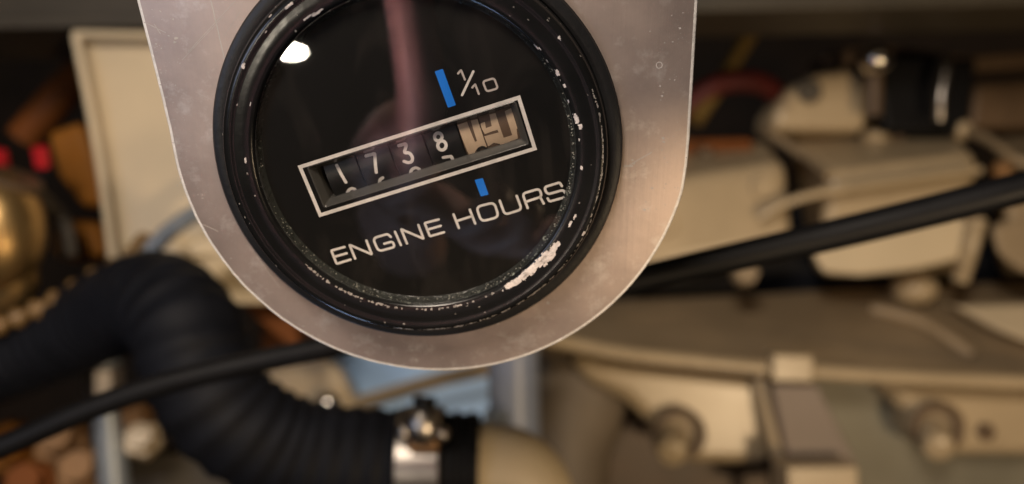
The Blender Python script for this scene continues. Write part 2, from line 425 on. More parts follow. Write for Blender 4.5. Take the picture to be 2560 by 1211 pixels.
# dial with its window
WA, WC = .307, (-.034, -.323); ca, sa = math.cos(WA), math.sin(WA)
def win(x, y, z): return Vector((WC[0] + x * ca - y * sa, WC[1] + x * sa + y * ca, z))
ZD = 2.85; X0, X1, Y0, Y1 = -15.3, 15.65, -2.95, 3.42
def flat_hole(bm, outer, hole, z):
    A = [bm.verts.new((x, y, z)) for x, y in outer]; B = [bm.verts.new((x, y, z)) for x, y in hole]
    al = A + B
    for t in tessellate_polygon([[v.co.copy() for v in A], [v.co.copy() for v in B]]): bm.faces.new([al[k] for k in t])
def rrect(x0, x1, y0, y1, r): return [(p.x, p.y) for p in rounded([(x0, y0), (x1, y0), (x1, y1), (x0, y1)], r, closed=True, n=5)]
hole = rrect(X0, X1, Y0, Y1, .35)
bm = bmesh.new()
flat_hole(bm, [(22.2 * math.cos(math.tau * i / 128), 22.2 * math.sin(math.tau * i / 128)) for i in range(128)], [win(x, y, 0).xy for x, y in hole], ZD)
obj('dial_face', bm, M_dial, meter, smooth=False)
bm = bmesh.new(); ringsW = []
for ins, z in ((-.02, ZD + .02), (.06, ZD + .07), (.16, ZD + .03), (.26, ZD - .12), (.92, ZD - 1.0), (.97, ZD - 1.1), (.97, ZD - 6)):
    ringsW.append([bm.verts.new(win(x, y, z)) for x, y in rrect(X0 + ins, X1 - ins, Y0 + ins * (.9), Y1 - ins * .75, max(.08, .35 - ins * .2))])
for A, B in zip(ringsW, ringsW[1:]):
    n = len(A)
    for i in range(n): j = (i + 1) % n; bm.faces.new((A[i], A[j], B[j], B[i]))
bm.faces.new(ringsW[-1])
obj('window_surround', bm, M_bevel, meter, sharp=60)
bm = bmesh.new()
ribbon(bm, [Vector((*win(x, y, 0).xy, 0)) for x, y in ((-16.2, -3.74), (16.2, -3.74), (16.2, 3.74), (-16.2, 3.74))], .52, ZD + .03, closed=True)
obj('window_outline', bm, M_print, meter, smooth=False)
LET=[
 ('E',[(-11.19, -13.69), (-13.17, -14.26), (-12.55, -16.35), (-10.47, -15.68)]),
 ('E',[(-12.77, -15.22), (-10.95, -14.68)]),
 ('N',[(-9.76, -15.51), (-10.43, -13.36), (-7.27, -14.85), (-7.92, -12.7)]),
 ('G',[(-4.33, -12.13), (-4.77, -11.68), (-6.96, -12.33), (-6.27, -14.39), (-3.83, -13.69), (-4.09, -12.82), (-5.35, -13.19)]),
 ('I',[(-3.67, -11.35), (-2.92, -13.4)]),
 ('N',[(-2.02, -13.15), (-2.77, -10.94), (0.44, -12.41), (-0.24, -10.29)]),
 ('E',[(2.74, -9.45), (0.69, -10.01), (1.38, -12.04), (3.45, -11.41)]),
 ('E',[(1.15, -10.98), (3.01, -10.42)]),
 ('H',[(4.91, -8.69), (5.63, -10.75)]),
 ('H',[(7.27, -7.97), (8.01, -10.06)]),
 ('H',[(5.41, -9.67), (7.58, -8.95)]),
 ('O*',[(8.21, -7.55), (10.8, -6.87), (11.44, -9.07), (8.91, -9.76)]),
 ('U',[(11.59, -6.62), (12.33, -8.73), (14.76, -7.93), (14.03, -5.9)]),
 ('R',[(15.61, -7.71), (14.85, -5.57), (17.27, -4.82), (17.65, -5.99), (15.36, -6.78)]),
 ('R',[(17.37, -6.03), (17.91, -7.04)]),
 ('S',[(20.47, -4.44), (20.14, -3.91), (17.91, -4.61), (18.41, -5.69), (20.77, -4.98), (21.19, -6.03), (18.75, -6.74), (18.46, -6.28)]),
]
FRA=[
 ('1',[(6.01, 11.37), (6.43, 11.83), (6.93, 10.56)]),
 ('/',[(8.09, 11.66), (6.51, 8.47)]),
 ('1',[(7.91, 9.49), (8.32, 9.93), (8.8, 8.62)]),
 ('0*',[(9.35, 10.3), (10.91, 10.77), (11.42, 9.38), (9.87, 8.94)]),
 ('b',[(2.85, 11.65), (3.96, 12.0), (5.62, 7.09), (4.52, 6.73)]),
 ('b',[(8.03, -3.54), (9.19, -3.25), (10.01, -5.7), (8.88, -5.99)]),
]
DIG=[
 (0,[(-11.59, 0.278), (-11.2, -0.123)]),
 (1,[(-7.1, 0.283), (-5.79, 0.273), (-6.51, -0.115)]),
 (2,[(-2.14, 0.281), (-0.89, 0.274), (-1.74, 0.103), (-0.99, 0.077), (-0.76, -0.037), (-1.1, -0.127), (-1.67, -0.126), (-2.15, -0.067)]),
 ('3*',[(4.17, 0.182), (3.96, 0.139), (3.63, 0.122), (3.31, 0.136), (3.12, 0.178), (3.13, 0.23), (3.33, 0.274), (3.65, 0.291), (3.97, 0.276), (4.17, 0.235)]),
 ('3*',[(4.34, -0.013), (4.1, -0.065), (3.72, -0.087), (3.36, -0.069), (3.15, -0.02), (3.17, 0.042), (3.41, 0.093), (3.78, 0.114), (4.15, 0.097), (4.36, 0.049)]),
 (0,[(-11.7, -0.375), (-11.36, -0.32), (-10.81, -0.294), (-10.42, -0.341), (-10.34, -0.434)]),
 (1,[(-5.95, -0.277), (-6.43, -0.301), (-6.76, -0.377), (-6.93, -0.48)]),
 (2,[(-1.96, -0.373), (-1.58, -0.292), (-0.9, -0.278), (-0.51, -0.35), (-0.6, -0.431)]),
 (3,[(3.33, -0.248), (4.46, -0.274), (4.48, -0.436)]),
]
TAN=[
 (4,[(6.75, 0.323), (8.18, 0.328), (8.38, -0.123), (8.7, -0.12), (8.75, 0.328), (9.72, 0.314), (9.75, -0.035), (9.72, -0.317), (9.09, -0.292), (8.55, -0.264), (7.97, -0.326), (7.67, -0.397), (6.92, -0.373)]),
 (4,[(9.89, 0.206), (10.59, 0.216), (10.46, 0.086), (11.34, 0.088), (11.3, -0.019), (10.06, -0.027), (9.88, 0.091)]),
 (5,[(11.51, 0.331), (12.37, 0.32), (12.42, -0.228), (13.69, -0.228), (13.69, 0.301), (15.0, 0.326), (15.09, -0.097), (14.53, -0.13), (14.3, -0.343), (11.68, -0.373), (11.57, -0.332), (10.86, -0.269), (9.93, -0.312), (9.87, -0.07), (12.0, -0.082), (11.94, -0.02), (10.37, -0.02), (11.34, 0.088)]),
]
for ch, pts in LET:
    bm = bmesh.new(); cl = ch.endswith('*'); rr = {'O': .75, 'G': .7, 'S': .6, 'U': .6, 'R': .55}.get(ch[0], .16)
    ribbon(bm, rounded(pts, rr, closed=cl), .36, ZD + .03, closed=cl)
    obj('letter', bm, M_print, meter, smooth=False)
for ch, pts in FRA:
    bm = bmesh.new(); cl = ch.endswith('*')
    if ch == 'b':
        q = rounded(pts, .12, closed=True); bm.faces.new([bm.verts.new((p.x, p.y, ZD + .03)) for p in q]); obj('blue_mark', bm, M_blue, meter, smooth=False)
    else:
        ribbon(bm, rounded(pts, .4 if cl else .08, closed=cl), .28 if ch != '/' else .33, ZD + .03, closed=cl); obj('fraction_mark', bm, M_dim if ch != '/' else M_print, meter, smooth=False)
# number drums
RD, DY, DZ = 6.7, .3, -5.0
def ondrum(x, th, off=.03): return win(x, DY + (RD + off) * math.sin(th), DZ + (RD + off) * math.cos(th))
edges = [(-13.6, -8.62), (-8.54, -3.54), (-3.46, 1.56), (1.64, 6.6), (6.68, 9.78), (9.84, 15.3)]
drums = []
for k, (e0, e1) in enumerate(edges):
    bm = bmesh.new(); prof = [(e0, RD - 1.2), (e0, RD - .12), (e0 + .1, RD), (e1 - .1, RD), (e1, RD - .12), (e1, RD - 1.2)]
    n = 96; R_ = [[bm.verts.new(win(x, DY + r * math.sin(math.tau * i / n), DZ + r * math.cos(math.tau * i / n))) for x, r in prof] for i in range(n)]
    for i in range(n):
        for j in range(len(prof)): bm.faces.new((R_[i][j], R_[(i + 1) % n][j], R_[(i + 1) % n][(j + 1) % 6], R_[i][(j + 1) % 6]))
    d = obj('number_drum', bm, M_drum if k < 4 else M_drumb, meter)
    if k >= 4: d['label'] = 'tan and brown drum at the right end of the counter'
    drums.append(d)
def dense(pts, step=.3):
    out = []
    for a, b in zip(pts, pts[1:]):
        m_ = max(1, int((b - a).length / step))
        out += [a.lerp(b, i / m_) for i in range(m_)]
    return out + [pts[-1]]
for k, pts in DIG:
    cl = isinstance(k, str); kk = int(k[0]) if cl else k
    q = rounded([(x, t * RD) for x, t in pts], .5 if len(pts) > 4 else .12, closed=cl)
    if not cl: q = dense(q)
    bm = bmesh.new(); ribbon(bm, q, .46, 0, fn=lambda x, y, z: ondrum(x, y / RD), closed=cl)
    obj('digit', bm, M_print, drums[kk], smooth=False)
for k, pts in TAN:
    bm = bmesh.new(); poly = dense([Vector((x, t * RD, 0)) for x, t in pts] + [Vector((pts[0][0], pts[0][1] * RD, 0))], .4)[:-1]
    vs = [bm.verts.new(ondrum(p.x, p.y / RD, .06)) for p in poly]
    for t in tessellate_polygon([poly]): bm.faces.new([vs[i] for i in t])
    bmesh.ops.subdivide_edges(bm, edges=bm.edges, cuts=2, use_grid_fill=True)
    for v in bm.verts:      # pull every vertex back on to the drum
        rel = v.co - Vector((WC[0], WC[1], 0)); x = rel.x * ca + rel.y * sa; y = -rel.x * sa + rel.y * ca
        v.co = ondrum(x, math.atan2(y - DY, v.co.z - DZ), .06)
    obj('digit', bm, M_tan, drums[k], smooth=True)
bm = bmesh.new(); q = dense(rounded([(8.35, -.43 * RD), (8.4, -.31 * RD), (9.0, -.275 * RD), (9.5, -.32 * RD), (9.5, -.43 * RD)], .4)); ribbon(bm, q, .4, 0, fn=lambda x, y, z: ondrum(x, y / RD, .09)); obj('digit', bm, M_drum, drums[4], smooth=False)

# cover glass
gm = bpy.data.materials.new('cover_glass'); gm.use_nodes = True; nt = gm.node_tree; nt.nodes.clear()
o_ = nt.nodes.new('ShaderNodeOutputMaterial'); mx = nt.nodes.new('ShaderNodeMixShader'); tr = nt.nodes.new('ShaderNodeBsdfTransparent'); gl = nt.nodes.new('ShaderNodeBsdfGlossy'); lwt = nt.nodes.new('ShaderNodeLayerWeight'); pw = nt.nodes.new('ShaderNodeMath'); fr = nt.nodes.new('ShaderNodeMath')
tr.inputs[0].default_value = (.97, .97, .96, 1); gl.inputs['Roughness'].default_value = .02; lwt.inputs[0].default_value = .5; pw.operation = 'POWER'; pw.inputs[1].default_value = 5; fr.operation = 'MULTIPLY_ADD'; fr.inputs[1].default_value = .85; fr.inputs[2].default_value = .095; nt.links.new(lwt.outputs['Facing'], pw.inputs[0]); nt.links.new(pw.outputs[0], fr.inputs[0])
nt.links.new(fr.outputs[0], mx.inputs[0]); nt.links.new(tr.outputs[0], mx.inputs[1]); nt.links.new(gl.outputs[0], mx.inputs[2]); 
tcg = nt.nodes.new('ShaderNodeTexCoord'); mpg = nt.nodes.new('ShaderNodeMapping'); mpg.inputs['Scale'].default_value = (1, .45, 1); mpg.inputs['Rotation'].default_value = (0, 0, .9)
ng = nt.nodes.new('ShaderNodeTexNoise'); ng.inputs['Scale'].default_value = 110; ng.inputs['Detail'].default_value = 4; ng.inputs['Distortion'].default_value = 1.5
rg = nt.nodes.new('ShaderNodeMapRange'); rg.inputs['From Min'].default_value = .48; rg.inputs['From Max'].default_value = .78; rg.inputs['To Max'].default_value = .028; rg.inputs['To Min'].default_value = .001
df = nt.nodes.new('ShaderNodeBsdfDiffuse'); df.inputs[0].default_value = (.45, .36, .30, 1); m2 = nt.nodes.new('ShaderNodeMixShader')  # streaky brown haze stands in for soft reflections on the glass
nt.links.new(tcg.outputs['Object'], mpg.inputs[0]); nt.links.new(mpg.outputs[0], ng.inputs['Vector']); nt.links.new(ng.outputs['Fac'], rg.inputs[0])
nt.links.new(rg.outputs[0], m2.inputs[0]); nt.links.new(mx.outputs[0], m2.inputs[1]); nt.links.new(df.outputs[0], m2.inputs[2]); nt.links.new(m2.outputs[0], o_.inputs[0])
gp = [(max(.01, 22.2 * i / 24), 4.6 - .62 * (i / 24) ** 2) for i in range(25)]
obj('glass', lathe(gp + [(22.2, 3.6)] , 160, bm=None), gm, meter)

# ================================================================ BACKGROUND: ENGINE BAY
M_beige = mat('engine_paint_beige', (.48, .375, .235), rough=.30, var=.18, vscale=14, bump=.15, bscale=500, spec=.5, spots=(60, .62, .74, (.22, .15, .09)))
M_beige2 = mat('engine_paint_dull', (.33, .25, .155), rough=.5, var=.25, vscale=16, bump=.2, bscale=400)
M_brown = mat('brown_casting_and_shade', (.11, .068, .036), rough=.5, var=.4, vscale=20)
M_shade = mat('dark_casting_and_shade', (.10, .085, .065), rough=.6, var=.4, vscale=20)
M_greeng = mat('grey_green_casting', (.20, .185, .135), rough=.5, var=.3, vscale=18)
M_cream = mat('cream_enclosure', (.64, .53, .36), rough=.42, var=.10, vscale=12)
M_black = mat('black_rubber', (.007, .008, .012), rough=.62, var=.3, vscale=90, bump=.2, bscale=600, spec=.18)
M_blk2 = mat('black_hose_jacket', (.006, .006, .007), rough=.5, spec=.18)
M_bay = mat('bay_wall', (.035, .022, .014), rough=.8, var=.6, vscale=8, col2=(.008, .005, .004))
M_beam = mat('beam_paint', (.06, .05, .035), rough=.55, var=.25, vscale=15)
M_brass = mat('brass', (.55, .36, .15), rough=.38, metal=.9, var=.3, vscale=25)
M_steel = mat('steel', (.50, .46, .42), rough=.34, metal=1, var=.15, vscale=60)
M_chrome = mat('chrome', (.85, .80, .74), rough=.03, metal=1, var=.03, rv=.02)
M_zinc = mat('zinc_tube', (.34, .38, .42), rough=.4, metal=.4, var=.2, vscale=30)
M_red = mat('red_plastic', (.6, .02, .03), rough=.35)
M_orange = mat('orange_varnish', (.26, .10, .012), rough=.6, spec=.2, var=.4, vscale=14)
M_rust = mat('red_brown_paint', (.22, .07, .015), rough=.6, spec=.2, var=.35, vscale=15)
M_copper = mat('copper', (.28, .15, .06), rough=.55, metal=.3, var=.3, vscale=30)
M_blue_p = mat('blue_paint', (.38, .58, .88), rough=.45, var=.10, vscale=12)
M_bowl = mat('smoky_plastic', (.26, .30, .40), rough=.38, var=.15, vscale=15)
M_yel = mat('yellow_wire', (.16, .10, .025), rough=.5)

# -- the setting
bm = pp([(-700, -500), (3300, -500), (3300, 1800), (-700, 1800)], 900, 20)
tag(obj('engine_bay_wall', bm, M_bay, smooth=False), kind='structure')
bm = bmesh.new(); y = -280
vs = [bm.verts.new(v) for v in ((-700, 180, y), (700, 180, y), (700, 900, y), (-700, 900, y))]; bm.faces.new(vs)
tag(obj('bilge_floor', bm, M_bay, smooth=False), kind='structure')

# -- beam overhead
r = empty('overhead_beam'); tag(r, 'dull olive grey beam crossing above the engine and cream box', 'beam')
obj('beam_face', pp([(-400, -260), (2900, -300), (2900, 5), (1740, 30), (900, 42), (-400, 52)], 345, 45), M_beam, r, bevel=1.5)
obj('beam_lip', pp([(-400, 44), (345, 36), (900, 34), (900, 52), (345, 66), (-400, 78)], 333, 57), M_beam, r, bevel=1.2)

# -- cream box at the left
r = empty('electrical_box'); tag(r, 'cream metal box with a raised rim at the left, behind the aluminium plate', 'box')
obj('panel', pp([(196, 92), (640, 100), (760, 760), (300, 760)], 335, 60), M_cream, r, bevel=1)
lipx = [P(190, 88, 329), P(232, 300, 329), P(262, 480, 329), P(296, 760, 329)]
obj('rim', tube(catmull(lipx, 6), 2.0, 14), M_cream, r)
obj('rim', tube([P(186, 86, 329), P(400, 90, 329), P(640, 100, 329)], 1.8, 14), M_cream, r)

# -- left edge: brass ball, red plugs, orange block
r = empty('brass_valve'); tag(r, 'round polished brass valve body at the far left edge', 'valve')
obj('valve_body', ellipsoid(P(-15, 580, 300), 18.5, 16, 24), M_brass, r)
obj('valve_cap', cyl(P(30, 470, 302), (.5, -.2, 1), 10, 5), M_brown, r)
obj('valve_neck', tube(catmull([P(20, 640, 302), P(30, 720, 306), P(-30, 790, 310)], 6), 9, 20), M_brass, r)
for (x, y, s, lab) in ((-4, 412, 4.6, 'red plastic cap cut off by the left edge of the frame'), (108, 402, 3.0, 'small red plastic cap just right of the one at the frame edge')):
    r = tag(empty('red_plug'), lab, 'cap', 'red caps at the left edge')
    obj('cap_body', cyl(P(x, y + 14, 318), (.1, -.5, 1), s, 8), M_red, r)
    obj('cap_stem', cyl(P(x, y + 60, 320), (.1, -.3, 1), s * .6, 9), M_black, r)
r = tag(empty('orange_block'), 'orange brown varnished block left of the cream box', 'block')
obj('block_body', pp([(110, 330), (200, 300), (250, 420), (262, 520), (200, 520), (140, 440)], 350, 30), M_orange, r, bevel=4)
obj('block_foot', pp([(130, 545), (240, 560), (262, 640), (190, 660), (120, 640)], 352, 30), M_orange, r, bevel=4)
o = obj('brown_hose', tube(catmull([P(60, 345, 420), P(150, 240, 420), P(210, 180, 430)], 6), 9, 20), M_rust); tag(o, 'dim red brown hose rising behind the brass valve', 'hose')
o = obj('grey_strap', tube(catmull([P(40, 440, 325), P(90, 480, 325), P(160, 560, 330), P(175, 640, 330)], 6), 3.2, 14), M_shade); tag(o, 'dark grey strap curving below the red caps', 'strap')

# -- big corrugated hose
def ridges(R_, amp, pitch):
    return lambda s: R_ + amp * (1 - abs(math.sin(math.pi * s / pitch)) ** 1.6 * 2) * .5
r = tag(empty('corrugated_hose'), 'thick black corrugated hose bending down and right to the clamp', 'hose')
path = catmull([P(-260, 985, 330), P(-60, 925, 322), P(120, 855, 316), P(275, 785, 298), P(385, 752, 268), P(462, 815, 252), P(500, 930, 246), P(585, 1050, 248), P(740, 1128, 256), P(960, 1152, 262), P(1110, 1155, 262)], 60)
path = resample(path, .55)
obj('hose_wall', tube(path, ridges(17.2, 1.05, 7.4), 56), M_black, r, sharp=80)
obj('end_cuff', tube(resample(catmull([P(1096, 1155, 262), P(1200, 1157, 262)], 10), .5), lambda s: 16.2 + (.9 if (s % 5.0) < 2.4 else 0), 56), M_blk2, r, sharp=60)
r = tag(empty('corrugated_conduit'), 'thin yellow brown ribbed conduit along the top of the thick black hose at far left', 'conduit')
obj('conduit_wall', tube(resample(catmull([P(-150, 868, 296), P(0, 812, 296), P(120, 760, 296), P(240, 690, 300), P(330, 640, 306), P(360, 600, 320)], 40), .5), ridges(3.0, 1.9, 8.0), 28), mat('bronze_plastic', (.24, .14, .05), rough=.4), r, sharp=80)
# clamp
r = tag(empty('hose_clamp'), 'shiny worm drive hose clamp with a screw, round the corrugated hose end', 'clamp')
c = P(1056, 1155, 262); Rx = Vector((1, 0, 0))
obj('band', cyl(c - Rx * 7, Rx, 18.6, 14, 72, prof=[(17.9, 0), (18.4, 0), (18.7, .4), (18.7, 13.6), (18.4, 14), (17.9, 14)]), M_steel, r)
obj('screw_housing', ellipsoid(P(1056, 1062, 240), 5.6, 5.0, 6.5), M_steel, r)
obj('screw', cyl(P(1058, 1048, 240), (.05, .25, 1), 3.6, 7), M_blk2, r)
obj('screw_wing', ellipsoid(P(1010, 1080, 240), 2.2, 2.5, 3.0), M_steel, r); obj('screw_wing', ellipsoid(P(1108, 1084, 240), 1.9, 2.5, 2.6), M_steel, r)
obj('housing_tongue', pp([(1022, 1085), (1090, 1085), (1096, 1130), (1018, 1130)], 240, 4), M_copper, r, bevel=1)
r = tag(empty('pipe_elbow'), 'smooth beige pipe elbow that the corrugated hose is clamped to', 'pipe')
obj('elbow_wall', tube(catmull([P(1150, 1160, 266), P(1215, 1162, 266), P(1290, 1185, 266), P(1335, 1260, 266), P(1345, 1420, 266)], 12), 14.6, 48), M_cream, r)

# -- front cable
r = tag(empty('black_cable'), 'glossy black cable running diagonally behind the plate across the whole frame', 'cable')
cp = [P(-300, 1230, 178), P(0, 1118, 180), P(200, 1032, 182), P(400, 962, 184), P(640, 905, 186), P(820, 868, 186), P(1200, 790, 186), P(1620, 692, 184), P(1850, 640, 182), P(2060, 592, 180), P(2300, 534, 176), P(2560, 468, 172), P(2900, 380, 168)]
obj('cable_jacket', tube(catmull(cp, 8), lambda s: 2.75 + .9 * min(1, max(0, (s - 120) / 110)), 28), M_blk2, r)
o = obj('zinc_pipe', tube(catmull([P(320, 680, 312), P(390, 610, 312), P(440, 565, 310), P(520, 520, 306), P(640, 500, 300)], 8), 3.4, 20), M_zinc); tag(o, 'blue grey metal pipe curving up in front of the cream box', 'pipe')
o = obj('terminal_block', pp([(462, 618), (505, 596), (600, 600), (600, 640), (478, 642)], 300, 10), M_cream, bevel=1.2); tag(o, 'small bright cream block beside the zinc pipe at the plate edge', 'block')
o = obj('brown_bracket', pp([(500, 640), (700, 640), (760, 900), (640, 800)], 352, 24), M_rust, bevel=2); tag(o, 'dull brown bracket behind the lower left edge of the plate', 'bracket')
o = obj('rust_panel', pp([(655, 760), (830, 820), (830, 900), (652, 905)], 430, 24), M_rust, bevel=2); tag(o, 'orange brown painted panel under the plate, above the cable', 'panel')

# -- lower left
r = tag(empty('steel_post'), 'grey steel post standing behind the cable at lower left', 'post')
obj('post_tube', tube(catmull([P(262, 900, 370), P(268, 1010, 370), P(292, 1300, 370)], 8), 7, 24), M_zinc, r)
obj('post_head', cyl(P(262, 985, 368), (0, 0, 1), 8.5, 13, 8), M_steel, r)
for x, y, s, m_, lab in ((345, 1050, 8.5, M_copper, 'copper coloured nut right of the steel post'), (362, 1105, 9.5, M_beige, 'pale beige nut below the copper one, right of the steel post'), (55, 1130, 14, M_orange, 'orange brown fitting lowest at the left edge'), (165, 1110, 13, M_copper, 'copper fitting left of the steel post'), (215, 1185, 12, M_copper, 'second copper fitting, at the foot of the steel post'), (90, 1215, 12, M_rust, 'red brown fitting at the bottom left corner')):
    r = tag(empty('pipe_fitting'), lab, 'fitting')
    obj('nut', cyl(P(x, y, 380), (.3, -1, .5), s, s * 1.1, 6), m_, r, sharp=20)
    obj('stub', cyl(P(x, y, 378), (.3, -1, .5), s * .62, s * 1.9, 24), m_, r)
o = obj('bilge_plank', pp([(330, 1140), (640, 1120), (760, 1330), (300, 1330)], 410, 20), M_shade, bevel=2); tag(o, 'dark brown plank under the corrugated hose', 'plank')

# -- centre bottom
r = tag(empty('blue_panel'), 'light blue painted panel below the plate with a brown bar across', 'panel')
obj('panel_face', pp([(745, 830), (1290, 830), (1290, 1080), (900, 1075), (800, 960)], 440, 14), M_blue_p, r, bevel=1)
o = obj('brown_bar', tube([P(740, 1065, 405), P(900, 1008, 405), P(1110, 946, 405), P(1340, 895, 405)], 4.2, 4), M_beige2); tag(o, 'brown bar crossing the light blue panel diagonally', 'bar')
r = tag(empty('sand_bracket'), 'sandy yellow bracket with a shiny bolt, left of the blue panel', 'bracket')
obj('bracket_arm', pp([(640, 935), (800, 895), (850, 930), (905, 1040), (960, 1100), (790, 1060), (720, 1000)], 400, 14), M_beige, r, bevel=2)
obj('bolt', ellipsoid(P(820, 1013, 391), 6.5, 5.5, 6.5), M_chrome, r)
r = tag(empty('filter_bowl'), 'smoky blue grey plastic filter bowl beside the blue panel', 'filter')
obj('bowl', tube([P(1283, 850, 335), P(1283, 900, 335), P(1285, 1000, 335), P(1288, 1090, 335)], lambda s: 11.0, 36), M_bowl, r)
obj('drain_cock', cyl(P(1240, 1080, 318), (0, 0, 1), 5, 9), M_zinc, r)

# ================================================================ the engine
eng = tag(empty('engine'), 'beige painted engine filling the right side of the picture', 'engine')
# lower manifold: ledge, ridge, face
obj('manifold_top', prism([P(1330, 880, 372), P(1700, 905, 372), P(2040, 940, 372), P(2800, 975, 372), P(2800, 700, 440), P(2200, 722, 440), P(1900, 742, 440), P(1600, 752, 440), P(1400, 770, 440)], t=18), M_beige2, eng, bevel=2)
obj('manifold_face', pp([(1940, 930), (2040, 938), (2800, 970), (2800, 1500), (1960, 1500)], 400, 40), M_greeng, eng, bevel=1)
obj('manifold_face', pp([(1330, 890), (1700, 900), (1938, 930), (1958, 1500), (1330, 1500)], 412, 40), M_brown, eng, bevel=1)  # dark brown puts the shade between the pads into the colour
obj('flange_ridge', tube(catmull([P(1300, 832, 366), P(1430, 860, 366), P(1600, 890, 366), P(1930, 922, 366), P(2040, 930, 366), P(2300, 946, 366), P(2820, 968, 366)], 8), 3.5, 20), M_beige, eng)
obj('ridge_clip', pp([(1932, 884), (2036, 888), (2036, 958), (1930, 955)], 358, 12), M_beige, eng, bevel=1.5)
obj('cast_pad', pp([(1410, 885), (1905, 940), (1935, 1165), (1740, 1165), (1660, 1135), (1622, 1060), (1560, 1000), (1470, 960)], 380, 40), M_beige, eng, bevel=8, bseg=6)
obj('cast_pad', pp([(2190, 950), (2800, 985), (2800, 1146), (2380, 1146), (2290, 1110), (2270, 1040)], 380, 40), M_beige, eng, bevel=8, bseg=6)
obj('pad_foot', pp([(1690, 1172), (1925, 1172), (1950, 1500), (1400, 1500), (1480, 1250)], 420, 30), M_shade, eng, bevel=2)  # shade below the pad is put into this dark colour
obj('rib', tube(catmull([P(1896, 935, 376), P(1925, 1060, 372), P(1960, 1211, 368), P(1975, 1350, 366)], 6), 3.4, 16), M_beige, eng)
obj('strap', pp([(1930, 962), (2045, 964), (2150, 1172), (1975, 1172)], 362, 9), mat('bare_strap_metal', (.23, .18, .145), rough=.5, var=.2, vscale=30), eng, bevel=1)
obj('strap_foot', pp([(1968, 1168), (2146, 1166), (2150, 1330), (1968, 1330)], 346, 22), M_beige, eng, bevel=1.2)
for x, y in ((1690, 1085), (2335, 1072)):
    w = obj('bolt_boss', cyl(P(x + 5, y - 2, 380), (0, -1, 0), 13.2, 5, 48, prof=[(0, 0), (13.4, 0), (13.4, 3), (12.4, 4.6), (10.2, 4.6), (9.4, 2.8), (0, 2.8)]), M_beige2, eng)
    obj('dark_ring', cyl(P(x + 5, y - 2, 375.2), (0, -1, 0), 11, 2, 40, prof=[(9.0, 0), (12.6, 0), (12.6, 1.2), (12.0, 1.6), (9.6, 1.6), (9.0, 1.2), (9.0, 0)]), M_brown, w)  # plain brown ring, darker than the boss and bolt
    obj('bolt', cyl(P(x - 8, y + 10, 378), (-.25, -1, -.30), 7, 15, 36, prof=[(0, 0), (7.4, 0), (7.4, 12), (6.4, 14.4), (4, 15.6), (0, 16)]), M_beige, w)
obj('coolant_housing', tube(catmull([P(1470, 860, 420), P(1450, 1000, 418), P(1400, 1130, 416), P(1400, 1400, 414)], 8), 27, 48), mat('dusty_casting', (.20, .16, .115), rough=.6, var=.2, vscale=20), eng)
obj('cast_ridge', tube(catmull([P(2180, 772, 427), P(2290, 800, 415), P(2370, 845, 402), P(2430, 890, 393)], 8), 3.2, 16), M_beige2, eng)
obj('cover_plate', prism([P(2390, 765, 408), P(2800, 755, 408), P(2800, 880, 385), P(2590, 862, 385), P(2500, 825, 393)], t=14), M_cream, eng, bevel=2)
obj('cast_knob', ellipsoid(P(2285, 722, 425), 12, 12, 9), M_beige, eng)
# cylinder heads
def head(ff, top, m, name='cylinder_head'):
    bm = prism([P(*q) for q in ff], t=75)
    return obj(name, bm, m, eng, bevel=4, bseg=5)
# head left: front face then sloping top
def hexa(name, f, b, m, bev=7):      # 4 front points, 4 back points
    return obj(name, prism([P(*q) for q in f], [P(*q) for q in b]), m, eng, bevel=bev, bseg=5)
hexa('cylinder_head', [(1560, 470, 398), (1962, 402, 398), (1985, 612, 398), (1560, 690, 398)], [(1560, 372, 470), (1925, 350, 470), (1925, 610, 470), (1560, 680, 470)], M_beige)
hexa('cylinder_head', [(2068, 432, 395), (2445, 382, 395), (2425, 640, 395), (2050, 690, 395)], [(1955, 330, 470), (2385, 318, 470), (2400, 690, 470), (2040, 690, 470)], M_beige)
hexa('cylinder_head', [(2500, 440, 392), (2800, 400, 392), (2800, 600, 392), (2520, 620, 392)], [(2480, 330, 470), (2800, 300, 470), (2800, 690, 470), (2490, 690, 470)], M_beige2)
obj('head_gasket_rib', tube(catmull([P(1900, 545, 391), P(1960, 510, 389), P(2080, 478, 387), P(2450, 425, 387)], 8), 2.2, 14), M_beige, eng)
obj('seam', tube(catmull([P(1925, 335, 440), P(2010, 390, 420), P(2072, 440, 392)], 6), 2.4, 14), M_beige2, eng)
obj('seam', tube(catmull([P(2400, 322, 430), P(2470, 350, 410), P(2540, 400, 392), P(2620, 420, 388)], 6), 2.6, 14), M_beige2, eng)
obj('hold_down_nut', ellipsoid(P(2405, 325, 428), 5.5, 5, 5.5), M_beige, eng)
obj('hold_down_nut', ellipsoid(P(2190, 340, 440), 8, 7, 6), M_beige, eng)
obj('hold_down_nut', ellipsoid(P(2505, 425, 395), 5, 5, 5), M_copper, eng)
